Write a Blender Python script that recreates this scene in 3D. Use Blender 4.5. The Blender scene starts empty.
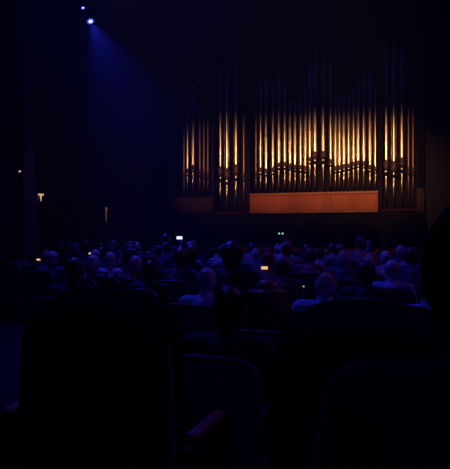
import bpy, bmesh, math, random
from mathutils import Vector, Matrix
random.seed(7)
PI = math.pi
SC = bpy.context.scene
COL = SC.collection

# ------------------------------------------------------------------ camera
F = 560.0; CX = 225.0; HY = 231.0; YAW = math.radians(20)
cam_d = bpy.data.cameras.new('camera'); cam = bpy.data.objects.new('camera', cam_d); COL.objects.link(cam)
cam_d.sensor_fit = 'HORIZONTAL'; cam_d.sensor_width = 36; cam_d.lens = 36*F/450
cam_d.shift_y = -3.5/450; cam_d.clip_start = .05; cam_d.clip_end = 200
cam.rotation_euler = (PI/2, 0, YAW)
SC.camera = cam
SC.view_settings.view_transform = 'Standard'; SC.view_settings.look = 'None'
SC.view_settings.gamma = 1; SC.view_settings.use_curve_mapping = False
SC.view_settings.exposure = 0

def ray(px, py):
    u = (px-CX)/F; v = (HY-py)/F
    s, c = math.sin(YAW), math.cos(YAW)
    return Vector((-s+c*u, c+s*u, v))
def at_y(px, py, y):            # point of a pixel on the plane Y = y
    r = ray(px, py); return r*(y/r.y)
def at_x(px, py, x):
    r = ray(px, py); return r*(x/r.x)
def at_d(px, py, d):
    return ray(px, py)*d

# ------------------------------------------------------------------ materials
def mat(name, col, rough=.6, metal=0, noise=None, emit=None, estr=1, spec=.5, sheen=0):
    m = bpy.data.materials.new(name); m.use_nodes = True
    nt = m.node_tree; b = nt.nodes['Principled BSDF']
    b.inputs['Base Color'].default_value = (*col, 1)
    b.inputs['Roughness'].default_value = rough
    b.inputs['Metallic'].default_value = metal
    b.inputs['Specular IOR Level'].default_value = spec
    if sheen: b.inputs['Sheen Weight'].default_value = sheen
    if emit:
        b.inputs['Emission Color'].default_value = (*emit, 1)
        b.inputs['Emission Strength'].default_value = estr
    if noise:
        sc, amt, stretch = noise
        tc = nt.nodes.new('ShaderNodeTexCoord'); mp = nt.nodes.new('ShaderNodeMapping')
        mp.inputs['Scale'].default_value = stretch
        n = nt.nodes.new('ShaderNodeTexNoise'); n.inputs['Scale'].default_value = sc; n.inputs['Detail'].default_value = 5
        r = nt.nodes.new('ShaderNodeMapRange'); r.inputs['To Min'].default_value = 1-amt; r.inputs['To Max'].default_value = 1+amt
        mx = nt.nodes.new('ShaderNodeVectorMath'); mx.operation = 'SCALE'; mx.inputs[0].default_value = col
        nt.links.new(tc.outputs['Object'], mp.inputs[0]); nt.links.new(mp.outputs[0], n.inputs['Vector'])
        nt.links.new(n.outputs['Fac'], r.inputs['Value']); nt.links.new(r.outputs[0], mx.inputs['Scale'])
        nt.links.new(mx.outputs[0], b.inputs['Base Color'])
        bp = nt.nodes.new('ShaderNodeBump'); bp.inputs['Strength'].default_value = .25; bp.inputs['Distance'].default_value = .01
        nt.links.new(n.outputs['Fac'], bp.inputs['Height']); nt.links.new(bp.outputs[0], b.inputs['Normal'])
    return m
M = {}
M['tin'] = mat('polished_tin', (.93,.84,.70), .27, 1)
M['bronze'] = mat('dull_bronze', (.30,.21,.15), .42, 1)
M['collar'] = mat('dark_collar', (.10,.055,.05), .5, .3)
M['rail'] = mat('dark_rail', (.010,.006,.007), .75, spec=.2)
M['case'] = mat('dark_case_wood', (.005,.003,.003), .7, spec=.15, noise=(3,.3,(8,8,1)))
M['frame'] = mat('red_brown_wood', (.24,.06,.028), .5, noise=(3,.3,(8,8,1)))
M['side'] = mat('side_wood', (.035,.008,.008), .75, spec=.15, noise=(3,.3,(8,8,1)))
M['black'] = mat('black_metal', (.015,.015,.017), .45, .3)
M['wall'] = mat('hall_wall', (.02,.02,.024), .8, noise=(2,.2,(1,1,1)))
M['ceiling'] = mat('hall_ceiling', (.01,.01,.012), .9, noise=(2,.2,(1,1,1)))
M['floor'] = mat('dark_carpet', (.004,.004,.005), .95, noise=(60,.3,(1,1,1)))
M['stage'] = mat('stage_boards', (.02,.012,.009), .6, noise=(3,.3,(1,12,1)))
M['curtain'] = mat('purple_curtain', (.16,.05,.12), .9, noise=(14,.25,(1,1,.1)))
M['seatcloth'] = mat('seat_velvet', (.10,.09,.13), .7, noise=(90,.25,(1,1,1)), sheen=.3)
M['seatrim'] = mat('seat_rim', (.15,.14,.18), .4, noise=(20,.1,(1,1,1)))
M['woodarm'] = mat('armrest_wood', (.35,.18,.11), .4, noise=(6,.25,(1,8,1)))
M['skin'] = mat('skin', (.42,.22,.16), .5, noise=(40,.08,(1,1,1)))
M['blackcoat'] = mat('black_coat', (.012,.012,.026), .85, noise=(60,.3,(1,1,1)), spec=.2)
CL = {'black': (.014,.014,.016), 'navy': (.05,.05,.10), 'light blue': (.45,.50,.72), 'grey': (.22,.22,.24),
      'white': (.68,.68,.70), 'burgundy': (.28,.06,.08)}
for k, c in CL.items(): M['top_'+k] = mat(k.replace(' ', '_')+'_cloth', c, .8, noise=(70,.2,(1,1,1)), sheen=.2)
HC = {'dark': (.035,.022,.016), 'brown': (.11,.055,.03), 'grey': (.50,.48,.48), 'auburn': (.26,.085,.045)}
for k, c in HC.items(): M['hair_'+k] = mat(k+'_hair', c, .38, noise=(50,.5,(1,1,.15)))
M['trousers'] = mat('dark_trousers', (.02,.02,.03), .85, noise=(80,.2,(1,1,1)))
M['shoe'] = mat('black_leather', (.02,.018,.016), .35, noise=(30,.2,(1,1,1)))
def emis(name, col, s): return mat(name, (.02,.02,.02), .4, emit=col, estr=s)
M['screen_warm'] = emis('warm_screen', (1,.50,.24), 1.0)
M['screen_white'] = emis('white_screen', (.70,.88,1), 1.5)
M['screen_dim'] = emis('dim_screen', (1,.55,.5), .55)
M['lamp_warm'] = emis('warm_lamp', (1,.60,.38), .7)
M['lamp_slit'] = emis('slit_lamp', (1,.33,.20), .16)
M['lens'] = emis('blue_lens', (.06,.08,1), 1.0)
M['core'] = emis('white_blue_core', (.75,.80,1), 3.0)
M['led'] = emis('green_led', (.5,1,.6), .8)

# boards of the parapet
def boards(name, col, pitch):
    m = mat(name, col, .6, spec=.3); nt = m.node_tree; b = nt.nodes['Principled BSDF']
    tc = nt.nodes.new('ShaderNodeTexCoord'); sp = nt.nodes.new('ShaderNodeSeparateXYZ')
    d = nt.nodes.new('ShaderNodeMath'); d.operation = 'DIVIDE'; d.inputs[1].default_value = pitch
    fl = nt.nodes.new('ShaderNodeMath'); fl.operation = 'FLOOR'
    wn = nt.nodes.new('ShaderNodeTexWhiteNoise'); wn.noise_dimensions = '1D'
    n = nt.nodes.new('ShaderNodeTexNoise'); n.inputs['Scale'].default_value = 3; n.inputs['Detail'].default_value = 6
    mp = nt.nodes.new('ShaderNodeMapping'); mp.inputs['Scale'].default_value = (9,1,.7)
    fr = nt.nodes.new('ShaderNodeMath'); fr.operation = 'FRACT'
    gt = nt.nodes.new('ShaderNodeMath'); gt.operation = 'GREATER_THAN'; gt.inputs[1].default_value = .035
    a = nt.nodes.new('ShaderNodeMapRange'); a.inputs['To Min'].default_value = .84; a.inputs['To Max'].default_value = 1.12
    a2 = nt.nodes.new('ShaderNodeMapRange'); a2.inputs['To Min'].default_value = .7; a2.inputs['To Max'].default_value = 1.3
    g2 = nt.nodes.new('ShaderNodeMapRange'); g2.inputs['To Min'].default_value = .35; g2.inputs['To Max'].default_value = 1
    m1 = nt.nodes.new('ShaderNodeMath'); m1.operation = 'MULTIPLY'; m2 = nt.nodes.new('ShaderNodeMath'); m2.operation = 'MULTIPLY'
    mx = nt.nodes.new('ShaderNodeVectorMath'); mx.operation = 'SCALE'; mx.inputs[0].default_value = col
    L = nt.links.new
    L(tc.outputs['Object'], sp.inputs[0]); L(sp.outputs['X'], d.inputs[0]); L(d.outputs[0], fl.inputs[0]); L(fl.outputs[0], wn.inputs['W'])
    L(d.outputs[0], fr.inputs[0]); L(fr.outputs[0], gt.inputs[0]); L(gt.outputs[0], g2.inputs['Value'])
    L(tc.outputs['Object'], mp.inputs[0]); L(mp.outputs[0], n.inputs['Vector']); L(n.outputs['Fac'], a2.inputs['Value'])
    L(wn.outputs['Value'], a.inputs['Value']); L(a.outputs[0], m1.inputs[0]); L(a2.outputs[0], m1.inputs[1])
    L(m1.outputs[0], m2.inputs[0]); L(g2.outputs[0], m2.inputs[1]); L(m2.outputs[0], mx.inputs['Scale']); L(mx.outputs[0], b.inputs['Base Color'])
    return m
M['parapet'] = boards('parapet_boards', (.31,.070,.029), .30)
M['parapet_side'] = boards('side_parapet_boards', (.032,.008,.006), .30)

# ------------------------------------------------------------------ mesh helpers
def bx(bm, c, s, rot=None):
    r = bmesh.ops.create_cube(bm, size=1)
    mtx = Matrix.Translation(c) @ (rot or Matrix()) @ Matrix.Diagonal((*s, 1))
    bmesh.ops.transform(bm, matrix=mtx, verts=r['verts'])
def lathe(bm, prof, cx=0, cy=0, seg=20):
    rings = []
    for r, z in prof:
        rings.append([bm.verts.new((cx+r*math.cos(2*PI*i/seg), cy+r*math.sin(2*PI*i/seg), z)) for i in range(seg)])
    for a, b in zip(rings, rings[1:]):
        for i in range(seg):
            j = (i+1) % seg
            bm.faces.new((a[i], a[j], b[j], b[i]))
    bm.faces.new(list(reversed(rings[0]))); bm.faces.new(rings[-1])
def capsule(bm, p, q, r1, r2, seg=12):
    p, q = Vector(p), Vector(q); d = q-p; L = d.length
    if L < 1e-6: return
    rot = Vector((0,0,1)).rotation_difference(d).to_matrix().to_4x4()
    prof = []
    n = 5
    for i in range(1, n+1): a = -PI/2+PI/2*i/n; prof.append((r1*math.cos(a), r1*math.sin(a)))
    for i in range(0, n): a = PI/2*i/n; prof.append((r2*math.cos(a), L+r2*math.sin(a)))
    t = bmesh.new(); lathe(t, prof, seg=seg)
    bmesh.ops.transform(t, matrix=Matrix.Translation(p) @ rot, verts=t.verts)
    me = bpy.data.meshes.new('t'); t.to_mesh(me); t.free(); bm.from_mesh(me); bpy.data.meshes.remove(me)
def chain(bm, pts, seg=12):
    for (p, r), (q, s) in zip(pts, pts[1:]): capsule(bm, p, q, r, s, seg)
def ellip(bm, c, s, seg=20):
    r = bmesh.ops.create_uvsphere(bm, u_segments=seg, v_segments=seg//2+2, radius=1)
    bmesh.ops.transform(bm, matrix=Matrix.Translation(c) @ Matrix.Diagonal((*s, 1)), verts=r['verts'])
    return r['verts']
def obj(name, bm, m, parent=None, smooth=True, bevel=0):
    me = bpy.data.meshes.new(name)
    bmesh.ops.recalc_face_normals(bm, faces=bm.faces)
    bm.to_mesh(me); bm.free()
    if smooth: me.polygons.foreach_set('use_smooth', [True]*len(me.polygons))
    o = bpy.data.objects.new(name, me); COL.objects.link(o)
    me.materials.append(m)
    if parent: o.parent = parent
    if bevel:
        b = o.modifiers.new('b', 'BEVEL'); b.width = bevel; b.segments = 2; b.limit_method = 'ANGLE'
    return o
def remesh(bm, vox, sm=4):
    me = bpy.data.meshes.new('t'); bm.to_mesh(me); bm.free()
    o = bpy.data.objects.new('t', me); COL.objects.link(o)
    r = o.modifiers.new('r', 'REMESH'); r.mode = 'VOXEL'; r.voxel_size = vox
    if sm:
        s = o.modifiers.new('s', 'SMOOTH'); s.factor = .5; s.iterations = sm
    dg = bpy.context.evaluated_depsgraph_get(); dg.update()
    nm = bpy.data.meshes.new_from_object(o.evaluated_get(dg))
    out = bmesh.new(); out.from_mesh(nm)
    bpy.data.objects.remove(o); bpy.data.meshes.remove(me); bpy.data.meshes.remove(nm)
    return out
def tag(o, label, cat, group=None, kind=None):
    o['label'] = label; o['category'] = cat
    if group: o['group'] = group
    if kind: o['kind'] = kind
    return o
def empty(name, loc=(0,0,0), rz=0):
    o = bpy.data.objects.new(name, None); COL.objects.link(o); o.location = loc; o.rotation_euler = (0,0,rz); o.empty_display_size = .1
    return o
def struct(name, bm, m, smooth=False):
    o = obj(name, bm, m, smooth=smooth); o['kind'] = 'structure'; return o
def copy_tree(o, parent=None):
    c = o.copy(); COL.objects.link(c)
    if parent: c.parent = parent
    for ch in list(o.children): copy_tree(ch, c)
    return c

# ------------------------------------------------------------------ room
FZ = -1.52; STZ = -.55; CZ = 10.0; D = 20.0; XL = -10.0; XR = 9.5
bm = bmesh.new(); bx(bm, ((XL+XR)/2, 12, FZ-.1), (XR-XL+1, 20.4, .2)); struct('floor', bm, M['floor'])
def floor_z(y): return -1.25 if y < 2.1 else (-1.47 if y < 2.9 else FZ)   # two steps up towards the camera
bm = bmesh.new(); bx(bm, ((XL+XR)/2, .1, -1.55), (XR-XL+1, 3.9, .6)); struct('floor_upper_step', bm, M['floor'])
bm = bmesh.new(); bx(bm, ((XL+XR)/2, 2.525, -1.60), (XR-XL+1, .95, .26)); struct('floor_lower_step', bm, M['floor'])
bm = bmesh.new(); bx(bm, ((XL+XR)/2, 10, CZ+.1), (XR-XL+1, 25, .2)); struct('ceiling', bm, M['ceiling'])
bm = bmesh.new(); bx(bm, (XL-.1, 10, 4), (.2, 25, 13)); struct('wall_left', bm, M['wall'])
bm = bmesh.new(); bx(bm, (XR+.1, 10, 4), (.2, 25, 13)); struct('wall_right', bm, M['wall'])
bm = bmesh.new(); bx(bm, ((XL+XR)/2, D+2.3, 4), (XR-XL+.4, .2, 13)); struct('wall_back', bm, M['wall'])
bm = bmesh.new(); bx(bm, ((XL+XR)/2, 18.2, (STZ+FZ)/2), (XR-XL, 8, STZ-FZ)); o = struct('floor_stage', bm, M['stage'])

# ------------------------------------------------------------------ pipe organ
def ox(px): return at_y(px, HY, D).x
def oz(px, py): return at_y(px, py, D).z
def opx(px): # metres per pixel at that column
    return (D/ray(px, HY).y)/F
organ = empty('pipe_organ', (ox(316), D+.4, STZ))
tag(organ, 'tall concert hall pipe organ with rows of lit tin pipes above a red-brown wooden parapet', 'pipe organ')
OL = organ.location.copy()
def L3(x, y, z): return Vector((x, y, z))-OL
# (px, width px, collar top, collar bottom, trapezoid bottom, band bottom, foot bottom, pipe top, depth offset, dull)
P = []
def big(*a): P.append(a)
big(219.0, 5.0, 167.0, 174.2, 178.2, 182.6, 209.5, 50, 0, 0)
big(226.1, 6.8, 169.2, 176.8, 181.6, 185.0, 212.5, 32, -.06, 0)
big(234.8, 5.6, 165.2, 172.8, 177.6, 181.0, 209.5, 40, 0, 0)
big(241.6, 3.6, 173.0, 176.0, 179.0, 181.5, 209.5, 62, .12, 1)
big(385.7, 5.2, 160.6, 168.0, 172.0, 176.0, 208.5, 35, 0, 0)
big(393.6, 6.2, 162.0, 169.8, 174.4, 177.8, 209.5, 24, -.06, 0)
big(401.7, 4.8, 158.2, 165.0, 169.0, 173.2, 208.5, 46, 0, 0)
big(408.2, 3.4, 167.0, 170.0, 172.6, 175.0, 208.0, 66, .12, 1)
big(412.8, 3.2, 168.5, 171.4, 173.6, 176.0, 208.0, 78, .12, 1)
big(314.5, 5.4, 152.0, 157.0, 160.6, 164.4, 193.5, 24, -.05, 0)
big(322.7, 5.2, 151.8, 156.8, 160.4, 164.2, 193.5, 32, -.05, 0)
def small(px, ct, top, bot=194, w=4.2, dull=0, dy=0):
    P.append((px, w, ct, ct+2.6, ct+4.8, ct+7.0, bot, top, dy, dull))
for a in [(181.4,172.5,125,196,3.4,1,.1),(185.9,169.2,88,196,3.8),(191.6,165.6,84,196,4.4),(197.4,170,110,196,3.4,1,.1),(201.5,171.4,118,196,3.4,1,.1),(205.5,172.6,120,196,3.2,1,.1),
          (210.4,173.8,124,196,3.0,1,.12)]:
    small(*a)
for a in [(254.1,171.5,92,194,3.6,1,.1),(259.4,168,75,194,4.6),(265,169.4,78),(271.9,168,85,194,4.4),(277.9,163,73,194,4.6),(283.8,162.6,85,194,4.6),
          (289.1,164,98),(294.2,165,98),(299.7,165.6,95),(304.5,166.4,86),(309,157.4,47,194,4.4),
          (329.9,159.6,55,193.5,4.4),(334.8,166.4,97,193),(338.9,165.8,97,193),(343.3,164.8,96,193),(348.1,163.8,94,193),(353,162,88,193),(357.7,161,80,193),
          (363.3,161.8,73,193,4.4),(369.5,165.4,72,192.5,4.4),(375,167,84,192.5,3.8)]:
    small(*a)
for (px, w, ct, cb, tb, bb, fb, top, dy, dull) in sorted(P, key=lambda t: t[0]):
    m = opx(px); x = ox(px); r = w*m/2*.88; z = lambda py: oz(px, py)
    y = D+.15+dy
    root_m = M['bronze'] if dull else M['tin']
    b = bmesh.new(); zb = z(ct+.4)
    p0 = L3(x, y, 0)
    lathe(b, [(r*.95, zb+p0.z), (r, zb+.06+p0.z), (r, z(top)-.02+p0.z), (r*.96, z(top)+p0.z)], p0.x, p0.y, 28)
    pipe = obj('pipe', b, root_m, organ)
    b = bmesh.new(); rc = r*1.13
    lathe(b, [(rc*.9, z(cb)+p0.z), (rc, z(cb-.5)+p0.z), (rc*1.02, z((ct+cb)/2)+p0.z), (rc, z(ct+.5)+p0.z), (rc*.92, z(ct)+p0.z)], p0.x, p0.y, 24)
    obj('mouth_collar', b, M['collar'], pipe)
    b = bmesh.new()      # the tapering foot: wide under the collar, narrow where it meets the wind chest
    lathe(b, [(r*.24, z(fb)+p0.z), (r*.66, z(bb)+p0.z), (r*.74, z(tb)+p0.z), (r*.94, z(cb)+p0.z)], p0.x, p0.y, 28)
    obj('pipe_foot', b, root_m, pipe)
    b = bmesh.new(); rb = r*.86
    lathe(b, [(rb*.8, z(bb)+p0.z), (rb*1.05, z((tb+bb)/2)+p0.z), (rb, z(tb)+p0.z)], p0.x, p0.y, 20)
    obj('foot_ring', b, M['rail'], pipe)
# wavy support rails behind the feet
def rail(lo, hi):
    pts = [(p[0], (p[4]+p[5])/2) for p in sorted(P) if lo <= p[0] <= hi]
    pts = [(pts[0][0]-3, pts[0][1])]+pts+[(pts[-1][0]+3, pts[-1][1])]
    b = bmesh.new()
    for (a, ay), (c, cy_) in zip(pts, pts[1:]):
        pa, pc = L3(ox(a), D+.30, oz(a, ay)), L3(ox(c), D+.30, oz(c, cy_))
        capsule(b, pa, pc, .045, .045, 8)
    obj('support_rail', b, M['rail'], organ)
rail(178, 212); rail(214, 244); rail(252, 378); rail(383, 415)
def obox(name, pa, pb, ya, yb, m, bev=.015, parent=organ):
    x0, x1 = ox(pa[0]), ox(pb[0]); mid = (pa[0]+pb[0])/2
    z1, z0 = oz(mid, pa[1]), oz(mid, pb[1])
    b = bmesh.new(); bx(b, L3((x0+x1)/2, (ya+yb)/2, (z0+z1)/2), (x1-x0, yb-ya, z1-z0))
    return obj(name, b, m, parent, smooth=False, bevel=bev)
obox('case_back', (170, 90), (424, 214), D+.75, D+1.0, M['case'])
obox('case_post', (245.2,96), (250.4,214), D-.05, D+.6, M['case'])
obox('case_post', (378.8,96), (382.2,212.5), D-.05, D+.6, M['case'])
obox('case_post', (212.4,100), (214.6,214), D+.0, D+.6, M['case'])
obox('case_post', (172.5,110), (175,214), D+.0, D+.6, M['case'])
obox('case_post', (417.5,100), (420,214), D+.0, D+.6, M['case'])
pp = obox('parapet', (252.2, 195.4), (378.8, 212.2), D-.32, D-.24, M['parapet'])
obox('parapet_ledge', (252.0, 192.7), (379.0, 195.2), D-.36, D+.05, M['frame'], parent=organ)
obox('parapet_foot', (252.0, 211.4), (379.0, 213.2), D-.35, D-.22, M['frame'], parent=organ)
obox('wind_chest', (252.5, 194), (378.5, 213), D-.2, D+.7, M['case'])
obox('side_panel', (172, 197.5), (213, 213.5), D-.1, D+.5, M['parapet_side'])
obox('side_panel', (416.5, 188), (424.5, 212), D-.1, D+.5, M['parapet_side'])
obox('tower_sill', (214, 211.8), (247, 214.5), D-.15, D+.6, M['side'])
obox('tower_sill', (382, 208.6), (416.5, 211.5), D-.15, D+.6, M['side'])
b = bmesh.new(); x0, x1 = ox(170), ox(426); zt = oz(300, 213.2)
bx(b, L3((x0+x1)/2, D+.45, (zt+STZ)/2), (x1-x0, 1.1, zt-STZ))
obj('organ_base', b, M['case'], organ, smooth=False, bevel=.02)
b = bmesh.new(); c = at_y(315.5, 208.6, D-.33)-OL
capsule(b, c, c+Vector((0,-.03,0)), .035, .028, 12); obj('knob', b, mat('brass_knob', (.9,.7,.4), .25, 1), pp).location = (0,0,0)

# ------------------------------------------------------------------ stage equipment with two green lights
c = at_y(282.5, 233.5, 17.0)
er = empty('equipment_rack', (c.x, 17.0, STZ))
tag(er, 'small black equipment box on the stage showing two pale green lights', 'equipment')
h = c.z-STZ+.08
b = bmesh.new(); bx(b, (0,0,h/2), (.42,.36,h)); obj('cabinet', b, M['black'], er, False, .02)
b = bmesh.new(); bx(b, (0,-.19,h-.08), (.34,.02,.13)); obj('front_panel', b, M['black'], er, False, .004)
for s in (-1, 1):
    b = bmesh.new(); capsule(b, (s*.055,-.2,h-.08), (s*.055,-.215,h-.08), .028, .024, 12); obj('indicator_light', b, M['led'], er)

# ------------------------------------------------------------------ curtain and wall lights at left
ca, cb_ = at_d(21.5, HY, 14.3), at_d(36.5, HY, 14.3)
cz = (ca+cb_)/2
cu = empty('curtain', (cz.x, cz.y, FZ), YAW)
tag(cu, 'dusky purple curtain hanging full height by the left wall', 'curtain')
b = bmesh.new(); N = 64; rows = []
for k in range(26):
    t = k/25; zz = t*(6.2); w = .21*(1.0-.38*min(1, max(0, (t-.25)/.35)))
    ring = []
    for i in range(N):
        a = 2*PI*i/N; fold = 1+.10*math.sin(9*a+1.5*t)
        ring.append(b.verts.new((w*fold*math.cos(a)-.05*t, .18*fold*math.sin(a), zz)))
    rows.append(ring)
for r0, r1 in zip(rows, rows[1:]):
    for i in range(N): b.faces.new((r0[i], r0[(i+1)%N], r1[(i+1)%N], r1[i]))
b.faces.new(list(reversed(rows[0]))); b.faces.new(rows[-1])
obj('drape', b, M['curtain'], cu)
b = bmesh.new(); capsule(b, (-.6,0,6.22), (.6,0,6.22), .03, .03); capsule(b, (-.45,0,6.2), (-.45,0,CZ-FZ), .012, .012, 8); capsule(b, (.45,0,6.2), (.45,0,CZ-FZ), .012, .012, 8)
obj('curtain_rail', b, M['black'], cu)
# T-shaped sconce
pt = at_x(38.2, 195.4, XL)
w1 = empty('wall_lamp', pt, 0)
tag(w1, 'warm lit T-shaped wall lamp beside the purple curtain, left wall', 'wall lamp', 'lamps along the left wall')
b = bmesh.new(); bx(b, (.02,0,-.06), (.04,.16,.34)); obj('back_plate', b, M['black'], w1, False, .006)
b = bmesh.new(); bx(b, (.09,0,.02), (.08,.15,.045)); obj('lamp_bar', b, M['lamp_warm'], w1, False, .01)
b = bmesh.new(); lathe(b, [(.006,-.16), (.018,-.07), (.026,-.01)], .09, 0, 14); obj('lamp_stem', b, M['lamp_warm'], w1)
pt = at_x(18.4, 171.4, XL)
w2 = empty('wall_lamp', pt, 0)
tag(w2, 'tiny round warm wall lamp, higher and left of the T-shaped lamp', 'wall lamp', 'lamps along the left wall')
b = bmesh.new(); bx(b, (.015,0,0), (.03,.12,.12)); obj('back_plate', b, M['black'], w2, False, .006)
b = bmesh.new(); capsule(b, (.03,0,0), (.06,0,0), .024, .020); obj('bulb', b, M['lamp_warm'], w2)
pt = at_x(104.4, 208.5, XL)
w3 = empty('wall_lamp', pt, 0)
tag(w3, 'slim vertical copper-glowing wall lamp near the foot of the left wall', 'wall lamp', 'lamps along the left wall')
b = bmesh.new(); bx(b, (.015,0,-.24), (.03,.12,.62)); obj('back_plate', b, M['black'], w3, False, .006)
b = bmesh.new(); lathe(b, [(.006,-.46), (.016,-.1), (.024,.0)], .07, 0, 12); obj('glow_tube', b, M['lamp_slit'], w3)
b = bmesh.new(); bx(b, (.08,0,.015), (.06,.08,.03)); obj('lamp_cap', b, M['lamp_slit'], w3, False, .005)

# ------------------------------------------------------------------ hanging stage spotlights
def spotlight(px, py, dep, target, s, label, core):
    p = at_d(px, py, dep)
    root = empty('stage_spotlight', p)
    tag(root, label, 'spotlight', 'spotlights hanging above the hall')
    dv = (target-p).normalized(); R = Vector((0,0,-1)).rotation_difference(dv).to_matrix().to_4x4()
    def place(b, nm, m):
        bmesh.ops.transform(b, matrix=R, verts=b.verts); return obj(nm, b, m, root)
    b = bmesh.new(); lathe(b, [(s*1.15, -.02*s/.1), (s*1.12, .6*s), (s*.9, 2.2*s), (s*.6, 2.8*s)], seg=24)
    hs = place(b, 'housing', M['black'])
    b = bmesh.new(); lathe(b, [(s*.9, -.28*s), (s*1.02, -.05*s)], seg=24); place(b, 'lens', M['lens'])
    b = bmesh.new(); lathe(b, [(core*.7, -.36*s), (core, -.27*s)], seg=20); place(b, 'lamp_core', M['core'])
    b = bmesh.new(); y0 = s*1.45
    for sx in (-1, 1): bx(b, (sx*y0, 0, s*1.6), (.02, .05, s*3.4))
    bx(b, (0, 0, s*3.3), (y0*2+.02, .05, .02)); obj('yoke', b, M['black'], root, False)
    b = bmesh.new(); capsule(b, (0,0,s*3.3), (0,0,CZ-p.z), .03, .03, 10); obj('drop_pole', b, M['black'], root)
    return p+dv*s*.6, dv
TG = at_d(165, 190, 12.6)
lp1, dv1 = spotlight(90.2, 20.8, 15.0, TG, .10, 'brightly lit blue stage spotlight throwing a hazy beam, lower of the two', .048)
lp2, dv2 = spotlight(82.8, 7.4, 16.5, at_d(150, 190, 15.0), .065, 'small dim blue stage spotlight, upper of the two', .026)
def spot(name, loc, dv, power, col, size, blend, rad=.06):
    l = bpy.data.lights.new(name, 'SPOT'); l.energy = power; l.color = col; l.spot_size = math.radians(size); l.spot_blend = blend; l.shadow_soft_size = rad
    o = bpy.data.objects.new(name, l); COL.objects.link(o); o.location = loc
    o.rotation_euler = Vector(dv).to_track_quat('-Z', 'Y').to_euler(); return o
spot('blue_beam_light', lp1, dv1, 1900, (.02,.03,1), 50, 1)
spot('blue_beam_light_small', lp2, dv2, 200, (.02,.03,1), 50, 1)
# front-of-house warm spots on the organ, hung out of view above the stalls
for i, (px, pw) in enumerate([(222, 1.0), (275, 1.05), (318, 1.25), (360, 1.05), (394, 1.1)]):
    t = at_y(px, 172, D); src = Vector((t.x*.3-.2, .8, 3.9))
    spot('organ_light', src, t-src, 4200*pw, (1,.45,.17), 14.2, 1, .06)
for px, pw in ((192, .5), (228, 1), (275, 1.1), (318, 1), (358, .75), (395, .95)):
    t = at_y(px, 188, D); src = Vector((t.x, 14.6, -.42))
    spot('stage_uplight', src, t-src, 270*pw, (1,.45,.17), 22, 1, .05)
# cold blue wash over the audience from unseen lamps, plus added fills
def area(name, loc, tgt, power, col, size):
    l = bpy.data.lights.new(name, 'AREA'); l.energy = power; l.color = col; l.size = size
    o = bpy.data.objects.new(name, l); COL.objects.link(o); o.location = loc
    o.rotation_euler = (Vector(tgt)-Vector(loc)).to_track_quat('-Z', 'Y').to_euler(); return o
def wash(name, loc, tgt, power, col, size):
    spot(name, Vector(loc), Vector(tgt)-Vector(loc), power, col, size, .7, .35)
wash('blue_house_wash', (-6.5, 8.5, 8.2), (-1.6, 7.4, -1.2), 1750, (.03,.04,1), 62)
wash('violet_house_wash', (5.5, 9, 8.6), (1.2, 6.6, -1.2), 380, (.32,.05,1), 62)
spot('curtain_fill', Vector((-5.5, 9.5, 7.5)), Vector((cz.x, cz.y, .2))-Vector((-5.5, 9.5, 7.5)), 170, (.35,.05,1), 22, 1, .1)  # added violet spot, only there to lift the drape out of the dark
area('dim_overhead_fill', (-2, 9, 9.6), (-2, 9, 0), 18, (.04,.04,1), 3)  # added ambient fill, since the haze shuts out world light

area('rear_blue_fill', (.5, -2.6, 4.5), (0, 3.5, -1.2), 14, (.05,.03,1), 2)  # added unseen fill behind the camera, lifts the black foreground and head backs

# haze of the hall
w = bpy.data.worlds.new('hall_air'); SC.world = w; w.use_nodes = True
nt = w.node_tree; nt.nodes['Background'].inputs[0].default_value = (0,0,0,1)
vs = nt.nodes.new('ShaderNodeVolumeScatter'); vs.inputs['Density'].default_value = .0042; vs.inputs['Anisotropy'].default_value = .45
nt.links.new(vs.outputs[0], nt.nodes['World Output'].inputs['Volume'])

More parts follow.
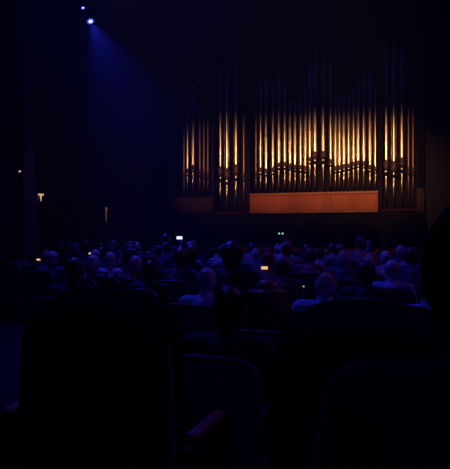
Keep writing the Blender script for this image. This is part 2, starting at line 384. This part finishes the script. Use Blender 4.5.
# ------------------------------------------------------------------ people
VOX = .0095
HEAD = Vector((0, .035, 1.20))
def arm_pts(s, pose):
    sh = (s*.175, -.02, 1.005)
    if pose == 'phone' and s == 1:
        return sh, (s*.235, .17, .86), (s*.19, .335, 1.06), Vector((-.05,.15,1))
    return sh, (s*.245, .03, .75), (s*.15, .27, .63), Vector((-.35,1,-.15))
def make_body(pose):
    b = bmesh.new()
    chain(b, [((0,0,.575),.130), ((0,-.03,.70),.125), ((0,-.03,.88),.135), ((0,-.02,.98),.11)])
    for s in (-1, 1): chain(b, [((s*.05,-.02,.80),.10), ((s*.08,-.02,.93),.10)])
    chain(b, [((0,-.02,.98),.085), ((0,0,1.06),.060), ((0,.018,1.14),.056)])
    # head: skull, jaw, nose, lips, brow, ears
    ellip(b, HEAD+Vector((0,-.005,.012)), (.074,.092,.098)); ellip(b, HEAD+Vector((0,.028,-.045)), (.056,.062,.062))
    capsule(b, HEAD+Vector((0,.083,.012)), HEAD+Vector((0,.102,-.020)), .009, .014, 10)
    capsule(b, HEAD+Vector((-.020,.080,-.052)), HEAD+Vector((.020,.080,-.052)), .011, .011, 10)
    capsule(b, HEAD+Vector((-.038,.074,.028)), HEAD+Vector((.038,.074,.028)), .011, .011, 10)
    for s in (-1, 1):
        ellip(b, HEAD+Vector((s*.078,-.004,-.006)), (.010,.019,.032), 12)
        ellip(b, HEAD+Vector((s*.030,.076,.010)), (.013,.010,.009), 10)
        sh, el, wr, hd = arm_pts(s, pose)
        chain(b, [((s*.05,-.02,1.0),.07), (sh,.062), (el,.042), (wr,.027)])
        wr = Vector(wr); hd = hd.normalized(); side = Vector((s,0,0)) if abs(hd.z) < .8 else Vector((1,0,0))
        side = (side-hd*side.dot(hd)).normalized(); nrm = hd.cross(side).normalized()
        if nrm.z < 0: nrm = -nrm
        for k in (-1.2, -.4, .4, 1.2):      # palm
            capsule(b, wr, wr+hd*.075+side*k*.018, .018, .014, 8)
        for k, ln in ((-1.5,.052), (-.5,.070), (.5,.075), (1.5,.066)):
            a = wr+hd*.078+side*k*.019; c = a+hd*ln*.55-nrm*.008; e = c+hd*ln*.4-nrm*.020
            capsule(b, a, c, .0095, .0088, 8); capsule(b, c, e, .0088, .0075, 8)
        a = wr+hd*.02-side*s*.02; c = a+hd*.035-side*s*.03-nrm*.008; capsule(b, a, c, .013, .011, 8); capsule(b, c, c+hd*.03-side*s*.004-nrm*.008, .011, .009, 8)
        chain(b, [((s*.06,0,.55),.115), ((s*.105,.22,.555),.085), ((s*.115,.41,.535),.060), ((s*.115,.40,.30),.055), ((s*.115,.33,.10),.038), ((s*.12,.37,.05),.036), ((s*.125,.46,.035),.030)])
    return remesh(b, VOX, 3)
def make_top(pose):
    b = bmesh.new()
    chain(b, [((0,0,.605),.152), ((0,-.03,.70),.148), ((0,-.03,.88),.152), ((0,-.02,.965),.125)])
    for s in (-1, 1):
        chain(b, [((s*.05,-.03,.78),.115), ((s*.09,-.03,.92),.115)])
        sh, el, wr, hd = arm_pts(s, pose)
        e2 = Vector(el); w2 = Vector(wr); w2 = e2+(w2-e2)*.93
        chain(b, [((s*.05,-.02,1.0),.083), (sh,.078), (el,.056), (w2,.041)])
    chain(b, [((0,-.025,1.0),.082), ((0,-.012,1.075),.066)])
    return remesh(b, .012, 3)
def make_trousers():
    b = bmesh.new()
    for s in (-1, 1): chain(b, [((s*.05,0,.575),.138), ((s*.105,.22,.56),.100), ((s*.115,.415,.54),.074), ((s*.115,.40,.30),.068), ((s*.115,.335,.12),.060)])
    return remesh(b, .014, 2)
def make_shoes():
    b = bmesh.new()
    for s in (-1, 1):
        chain(b, [((s*.115,.30,.05),.048), ((s*.12,.39,.052),.05), ((s*.127,.48,.042),.040)])
        bx(b, (s*.12,.39,.013), (.085,.27,.024))
    return remesh(b, .012, 1)
def rough(bm, amt, seed, fx=70):
    from mathutils import noise
    for v in bm.verts:
        p = v.co.copy(); n = noise.noise(Vector((p.x*fx+seed, p.y*fx, p.z*fx*.22))); v.co += (v.co-HEAD).normalized()*n*amt
def hair_short(cut=1.125, vol=1.0):
    b = bmesh.new(); ellip(b, HEAD+Vector((0,-.017,.022)), (.084*vol,.094*vol,.103*vol), 40)
    ellip(b, HEAD+Vector((0,-.030,-.03)), (.074*vol,.075,.075), 32)
    b = remesh(b, .008, 2)
    # trim the face side below the hairline and the nape
    bmesh.ops.bisect_plane(b, geom=b.verts[:]+b.edges[:]+b.faces[:], plane_co=(0,0,cut), plane_no=(0,0,-1), clear_outer=True)
    rough(b, .008, 1); e = [e for e in b.edges if e.is_boundary]
    if e: bmesh.ops.holes_fill(b, edges=e)
    return b
def hair_bald():
    b = bmesh.new(); ellip(b, HEAD+Vector((0,-.018,.0)), (.082,.088,.09), 40); b = remesh(b, .007, 1)
    for co, no in (((0,0,1.135),(0,0,-1)), ((0,0,1.238),(0,.25,1))):
        bmesh.ops.bisect_plane(b, geom=b.verts[:]+b.edges[:]+b.faces[:], plane_co=co, plane_no=no, clear_outer=True)
        e = [e for e in b.edges if e.is_boundary]
        if e: bmesh.ops.holes_fill(b, edges=e)
    rough(b, .004, 4); return b
def hair_long():
    b = bmesh.new(); rnd = random.Random(3)
    ellip(b, HEAD+Vector((0,-.015,.024)), (.092,.100,.108), 36)
    for i in range(46):
        a = PI*(.98+1.04*i/45)*1.0; ca_, sa = math.cos(a), math.sin(a)
        r0 = .085+.012*rnd.random(); pts = []
        for k in range(8):
            t = k/7; r = r0+.045*math.sin(min(1,t*1.3)*PI*.6)+.010*math.sin(9*t+i*1.7)
            pts.append((Vector((r*ca_*1.05, -.015+.95*r*sa+.012*math.cos(8*t+i), 1.245-t*(.27+.05*rnd.random()))), .017-.008*t))
        chain(b, pts, 7)
    return remesh(b, .0075, 1)
def hair_bun():
    b = hair_short(1.14, 1.0); me = bpy.data.meshes.new('t'); b.to_mesh(me); b.free()
    c = bmesh.new(); c.from_mesh(me); bpy.data.meshes.remove(me)
    ellip(c, HEAD+Vector((0,-.125,.06)), (.044,.040,.042), 20)
    return c
def face_bits(): # eyes
    b = bmesh.new()
    for s in (-1, 1): ellip(b, HEAD+Vector((s*.030,.083,.010)), (.010,.006,.006), 10)
    return b
def mk(nm, b, m): # a mesh datablock only
    me = bpy.data.meshes.new(nm); bmesh.ops.recalc_face_normals(b, faces=b.faces); b.to_mesh(me); b.free()
    me.polygons.foreach_set('use_smooth', [True]*len(me.polygons)); me.materials.append(m); return me
BODY = {p: mk('body', make_body(p), M['skin']) for p in ('rest', 'phone')}
TOP = {p: mk('jacket', make_top(p), M['top_black']) for p in ('rest', 'phone')}
TRO = mk('trousers', make_trousers(), M['trousers']); SHO = mk('shoes', make_shoes(), M['shoe'])
HAIR = {'short': mk('hair', hair_short(), M['hair_dark']), 'bald': mk('hair', hair_bald(), M['hair_grey']),
        'long': mk('hair', hair_long(), M['hair_dark']), 'full': mk('hair', hair_short(1.11, 1.13), M['hair_dark']), 'bun': mk('hair', hair_bun(), M['hair_dark'])}
EYES = mk('eyes', face_bits(), M['shoe'])
def part(nm, me, parent, m):
    o = bpy.data.objects.new(nm, me); COL.objects.link(o); o.parent = parent
    o.material_slots[0].link = 'OBJECT'; o.material_slots[0].material = m; return o
HDESC = {'short': 'short {c} hair', 'bald': 'balding {c} head', 'long': 'long {c} hair', 'full': 'full {c} hair', 'bun': '{c} hair in a bun'}
def person(x, y, top_z, hair, hc, cl, label, pose='rest', rz=0, wide=1.0):
    fz = floor_z(y); s = (top_z-fz)/1.318
    if s > 1.12: s = 1.12
    if s < .92: s = .92
    o = bpy.data.objects.new('person', BODY[pose]); COL.objects.link(o)
    o.location = (x, y, top_z-1.318*s); o.scale = (s*wide, s, s); o.rotation_euler = (0,0,rz)
    if abs(o.location.z-fz) > .002: o.location.z = max(fz, o.location.z)
    tag(o, label, 'person', 'seated audience')
    part('jacket', TOP[pose], o, M['top_'+cl]); part('trousers', TRO, o, M['trousers']); part('shoes', SHO, o, M['shoe'])
    part('hair', HAIR[hair], o, M['hair_'+hc]); part('eyes', EYES, o, M['shoe'])
    return o

# ------------------------------------------------------------------ seats
def rounded_panel(b, w, h, t, z0, y, r=.09, lean=.0, crown=0.0):
    pts = []
    for cx_, a0 in ((w/2-r, 0), (-w/2+r, PI/2)):
        for i in range(9):
            a = a0+PI/2*i/8; pts.append((cx_+r*math.cos(a), z0+h-r+r*math.sin(a)))
    pts.append((-w/2, z0)); pts.append((w/2, z0))
    f = [b.verts.new((px, y+lean*(pz-z0), pz)) for px, pz in pts]
    g = [b.verts.new((px, y+t+lean*(pz-z0), pz)) for px, pz in pts]
    n = len(pts); b.faces.new(f); b.faces.new(list(reversed(g)))
    for i in range(n): b.faces.new((f[(i+1)%n], f[i], g[i], g[(i+1)%n]))
def make_seat():
    r = empty('auditorium_seat')
    b = bmesh.new(); rounded_panel(b, .47, .57, .055, .38, -.235, lean=-.10); obj('backrest', b, M['seatcloth'], r, True, .018)
    bb = bmesh.new(); pts = []
    for px_, a0 in ((.235-.09, 0), (-.235+.09, PI/2)):
        for i in range(7):
            a = a0+PI/2*i/6; pts.append((px_+.092*math.cos(a), .38+.57-.09+.092*math.sin(a)))
    pts = [(.237,.42)]+pts+[(-.237,.42)]
    for (a, az), (c, cz_) in zip(pts, pts[1:]):
        capsule(bb, (a, -.248-.10*(az-.38)+.012, az), (c, -.248-.10*(cz_-.38)+.012, cz_), .010, .010, 8)
    obj('backrest_rim', bb, M['seatrim'], r)
    b = bmesh.new(); bx(b, (0,.02,.335), (.46,.42,.09)); obj('seat_cushion', b, M['seatcloth'], r, True, .035)
    for s in (-1, 1):
        b = bmesh.new(); bx(b, (s*.262,.0,.27), (.035,.40,.52)); obj('side_panel', b, M['black'], r, False, .01)
        b = bmesh.new(); bx(b, (s*.262,.02,.545), (.050,.34,.035)); obj('armrest', b, M['woodarm'], r, True, .014)
        b = bmesh.new(); bx(b, (s*.262,.0,.0075), (.06,.44,.015)); obj('foot', b, M['black'], r, False, .004)
    return r
seat0 = make_seat(); used = [False]
def seat(x, y, label, rz=0, z=None):
    s = seat0 if not used[0] else copy_tree(seat0)
    used[0] = True; s.location = (x, y-.03, floor_z(y) if z is None else z); s.rotation_euler = (0,0,rz)
    tag(s, label, 'seat', 'auditorium seats'); return s

ROWY = [.92, 2.45]+[3.35+.90*k for k in range(0, 10)]
RN = ['nearest', 'second', 'third', 'fourth', 'fifth', 'sixth', 'seventh', 'eighth', 'ninth', 'tenth', 'eleventh', 'twelfth', 'thirteenth']
ORD = ['first', 'second', 'third', 'fourth', 'fifth', 'sixth', 'seventh', 'eighth', 'ninth', 'tenth', 'eleventh', 'twelfth', 'thirteenth', 'fourteenth',
       'fifteenth', 'sixteenth', 'seventeenth', 'eighteenth', 'nineteenth', 'twentieth', 'twenty-first', 'twenty-second', 'twenty-third', 'twenty-fourth', 'twenty-fifth']
def px_of(p):
    s, c = math.sin(YAW), math.cos(YAW)
    dep = -s*p.x+c*p.y; rt = c*p.x+s*p.y
    return CX+F*rt/dep, HY-F*p.z/dep
# people read from the photograph: row, px, head-top py, hair, colour, clothes, pose, label
E = [
 (0, 489, 207, 'full', 'dark', 'black', 'rest', 'person in black close to the camera at the right edge, seen from behind'),
 (1, 229, 301, 'short', 'dark', 'black', 'rest', 'dark-haired person in black in the centre seat with a blue-edged rounded backrest'),
 (2, 267, 302, 'long', 'auburn', 'burgundy', 'rest', 'person with long wavy reddish hair left of the light blue shirt'),
 (3, 325, 281, 'bald', 'grey', 'light blue', 'rest', 'balding person in light blue shirt above the coat-covered seat'),
 (3, 206, 275, 'short', 'grey', 'light blue', 'rest', 'grey-haired person with a bright blue-lit round head and light collar, left of centre'),
 (3, 150, 287, 'short', 'dark', 'black', 'rest', 'dark-haired person in black, just left of the blue-lit round grey head'),
 (2, 110, 302, 'short', 'dark', 'black', 'rest', 'dark-haired person in black behind the left coat-covered seat'),
 (4, 232, 243, 'full', 'dark', 'black', 'rest', 'tall person with a large dark head of hair, in the middle below the organ'),
 (4, 181, 249, 'full', 'brown', 'navy', 'rest', 'person with full brown hair, directly left of the large dark head'),
 (4, 282, 285, 'short', 'dark', 'navy', 'rest', 'low-sitting person in navy left behind the balding man in light blue'),
 (4, 366, 262, 'short', 'dark', 'black', 'rest', 'dark-haired person in black right of the balding man in light blue'),
 (5, 392, 272, 'short', 'grey', 'light blue', 'rest', 'grey-haired person in light blue leaning in at the right, before the edge person'),
 (4, 429, 283, 'short', 'brown', 'light blue', 'rest', 'person in light blue half hidden behind the near dark person at right'),
 (5, 135, 262, 'short', 'grey', 'burgundy', 'rest', 'grey-haired person in burgundy with blue-lit crown, left middle of the audience'),
 (5, 110, 262, 'short', 'grey', 'light blue', 'rest', 'grey-haired person in light blue next to the blue-lit crown, left'),
 (5, 92, 274, 'short', 'grey', 'navy', 'rest', 'grey-haired person in navy whose hair top is lit blue, lower left'),
 (6, 95, 252, 'short', 'grey', 'black', 'rest', 'grey-haired person in black under the warm lit phone at left'),
 (7, 46, 255, 'bald', 'grey', 'black', 'rest', 'balding person in black beside the warm lit phone at far left'),
 (6, 52, 266, 'short', 'grey', 'navy', 'rest', 'grey-haired person in navy at far left, lower than the balding head'),
 (10, 60, 239.5, 'bald', 'grey', 'black', 'rest', 'balding person rising above the others at far left'),
 (6, 268, 252, 'bun', 'auburn', 'burgundy', 'rest', 'person with reddish hair in a bun above the orange lit phone'),
 (8, 287, 242, 'full', 'auburn', 'burgundy', 'rest', 'person with full reddish hair standing out in the middle distance'),
 (7, 369, 256, 'bald', 'grey', 'light blue', 'rest', 'balding person in light blue among the right-hand rows'),
 (7, 385, 252, 'short', 'grey', 'grey', 'rest', 'grey-haired person in grey among the right-hand rows'),
 (7, 412, 247, 'short', 'brown', 'navy', 'rest', 'brown-haired person in navy near the right edge'),
 (9, 361, 236, 'short', 'brown', 'burgundy', 'rest', 'brown-haired person in burgundy sitting tall in the far right rows'),
 (9, 332, 243, 'short', 'brown', 'burgundy', 'rest', 'brown-haired person in burgundy in the far rows under the parapet'),
]
people = []
def free_row(r, fx):
    for k in (0, 1, -1, 2, -2, 3):
        q = r+k
        if q < 0 or q >= len(ROWY) or (r < 3 and k): continue
        x = fx(q)
        if all(abs(o['_x']-x) > .575 for (rr, o, e) in people if rr == q): return q
    print('NOROW', r, fx(r)); return r
for r, px, py, hair, hc, cl, pose, lab in E:
    r = free_row(r, lambda q: at_y(px, py, ROWY[q]).x)
    y = ROWY[r]; p = at_y(px, py, y)
    top = p.z; fz = floor_z(y)
    top = min(max(top, fz+.92*1.318), fz+1.12*1.318)
    q = at_y(px, py, y)
    rz = {229: 0, 267: .08, 489: .15}.get(px, random.uniform(-.14, .14))
    o = person(q.x, y, top, hair, hc, cl, lab, pose, rz, 1.10 if px in (325, 232, 267) else 1.0)
    people.append((r, o, True)); o['_x'] = q.x
# phones: row, px, py, material, width factor, label
PH = [
 (11, 179.5, 237.8, 'screen_white', 1.0, 1, 'small phone with a bright white screen, raised in the far rows'),
 (4, 264.5, 267.9, 'screen_warm', 1.0, 0, 'phone with an orange lit screen in the centre of the audience'),
 (7, 90.5, 253.4, 'screen_warm', 1.0, 0, 'phone with a warm lit screen in the left part of the audience'),
 (7, 38.5, 259.6, 'screen_warm', 1.0, 0, 'phone with a warm lit screen at the far left of the audience'),
 (8, 331.5, 261.2, 'screen_dim', .55, 0, 'small dim pinkish phone screen above the balding man in light blue'),
 (9, 415.5, 255.6, 'screen_warm', .32, 0, 'tiny orange lit phone near the right edge'),
 (5, 342.5, 291.2, 'screen_dim', .22, 0, 'tiny pale phone light right of the balding head in light blue'),
 (6, 106.0, 287.4, 'screen_white', .2, 0, 'tiny bluish phone light low in the left audience'),
 (5, 303.5, 286.4, 'screen_dim', .3, 0, 'tiny dim phone light left of the balding head in light blue'),
]
HP = Vector((.175, .300, 1.19))
for r, px, py, m, ws, land, lab in PH:
    lone = (r, px) in ((5, 342.5), (6, 106.0), (5, 303.5), (4, 264.5))
    if not lone: r = free_row(r, lambda q: at_y(px, py, ROWY[q]+.38).x-.175)
    y = ROWY[r]+.38; p = at_y(px, py, y)
    ph = empty('phone', p, YAW*.8)
    tag(ph, lab, 'phone', 'lit phones held up in the audience')
    W, H = (.145, .072) if land else (.075, .034)
    b = bmesh.new(); bx(b, (0, 0, 0), (W*max(ws,.5), .009, H*max(ws,.6))); obj('phone_body', b, M['black'], ph, False, .003)
    b = bmesh.new(); bx(b, (0, -.0052, 0), (W*ws*.9, .002, H*.9*max(ws,.6))); obj('screen', b, M[m], ph, False)
    hx = p.x-HP.x
    s = 1.0; topz = p.z+(1.318-HP.z)*s-.03
    fz = floor_z(y-.38)
    hc, cl = random.choice([('dark','black'), ('brown','navy'), ('dark','grey')])
    if not lone:
        topz2 = min(max(topz, fz+.9*1.318), fz+1.1*1.318); s = (topz2-fz)/1.318
        o = person(p.x-HP.x*s, p.y-HP.y*s, topz2, 'short', hc, cl, 'person with short %s hair in %s holding up the %s' % (hc, cl, lab), 'phone', 0)
        o['label'] = ('person with %s hair in %s holding up the ' % (hc, cl))+{179.5:'white-lit phone', 90.5:'warm-lit phone at left', 38.5:'phone at far left', 331.5:'dim pinkish phone', 415.5:'tiny orange phone'}[px]
        people.append((r, o, True)); o['_x'] = o.location.x
        people[-1][1].location.y = p.y-HP.y*s

# fill the rows with the rest of the audience
for r in range(3, 12):
    y = ROWY[r]
    xa, xb = at_y(22, HY, y).x, at_y(452, HY, y).x
    if r == 3: xb = at_y(240, HY, y).x; xa = at_y(40, HY, y).x
    if r >= 8: xa = at_y(46, HY, y).x
    x = xa+random.uniform(0, .3)
    while x < xb:
        near = [o for (rr, o, e) in people if rr == r and abs(o['_x']-x) < .585]
        # keep clear sight to people read from the photograph
        q = Vector((x, y, -.22)); px, py = px_of(q); block = False
        for (rr, o, e) in people:
            if e and rr > r and rr <= r+4:
                qx, qy = px_of(Vector((o['_x'], ROWY[rr], -.25)))
                if abs(qx-px) < 13*3.4/y*1.2 and rr >= r+1 and r < 9: block = True
        for t in PH:
            if abs(t[1]-px) < 12*4/y+5 and t[0] > r: block = True
            if abs(t[1]-px) < 46/y and abs(t[0]-r) < 1: block = True
        if not near and not block and random.random() < .9:
            hair = random.choice(['short','short','short','full','long','bald','bun','full','short'])
            hc = random.choice(['dark','dark','dark','brown','brown','grey']) if hair != 'bald' else 'grey'
            cl = random.choice(['black','black','navy','grey','black','navy','burgundy'])
            top = -.24+random.uniform(-.06, .05)
            o = person(x, y, top, hair, hc, cl, '', 'rest', random.uniform(-.16, .16)); o['_x'] = x
            o['_d'] = HDESC[hair].format(c=hc); o['_c'] = cl
            people.append((r, o, False))
            x += random.uniform(.59, .66)
        else: x += .10
# labels and seats row by row
for r in range(len(ROWY)):
    row = sorted([o for (rr, o, e) in people if rr == r], key=lambda o: o['_x'])
    for i, o in enumerate(row):
        nth = ORD[i]
        if not o['label']:
            o['label'] = 'person with %s in %s, %s from left in the %s row' % (o['_d'], o['_c'], nth, RN[r])
        seat(o['_x'], o.location.y, ('dark seat with rounded blue-edged backrest in the foreground centre' if r == 1 else
             'dark auditorium seat under the %s person from left in the %s row' % (nth, RN[r])), 0)
for (rr, o, e) in people:
    for k in ('_x', '_d', '_c'):
        if k in o: del o[k]

# ------------------------------------------------------------------ foreground seats under black coats
def coat(x, y, z, label, seed, w=.46, h=.30):
    b = bmesh.new(); rnd = random.Random(seed)
    top = .997
    for i in range(15):
        t = i/14*2-1; xx = t*w/2; zz = top-.065*abs(t)**3+.012*rnd.random()
        yb = -.235-.10*.55
        yy = yb-.055+.010*math.sin(i*2.1); L = h+.26+.05*rnd.random()
        chain(b, [((xx*1.0, yb+.10, zz-.30),.022), ((xx*1.0, yb+.095, zz-.02),.028), ((xx, yb+.03, zz+.025),.036), ((xx*1.02, yy, zz-.03),.032), ((xx*1.06, yy-.01, zz-L*.5),.030+.006*(i%2)), ((xx*1.08, yy-.005, zz-L),.026)], 8)
    b = remesh(b, .012, 3)
    o = obj('coat', b, M['blackcoat']); o.location = (x, y, z)
    tag(o, label, 'coat', 'black coats over foreground seats'); return o
for px, lab, cl_, sd, wd in ((372, 'dark foreground seat under the black coat, right of centre', 'black coat draped over the big foreground seat right of centre', 2, .44),
                    (104, 'dark foreground seat under the black coat, left of centre', 'black coat draped over the foreground seat left of centre', 3, .46),
                    (-75, 'dark foreground seat under the black coat at the left edge', 'black coat draped over the foreground seat at the left edge', 5, .46)):
    y = 1.88 if px == 372 else 1.92
    x = at_y(px, HY, y-.3).x
    seat(x, y, lab, 0, z=floor_z(1.0)); coat(x, y, floor_z(1.0), cl_, sd, w=wd).location.y -= .03
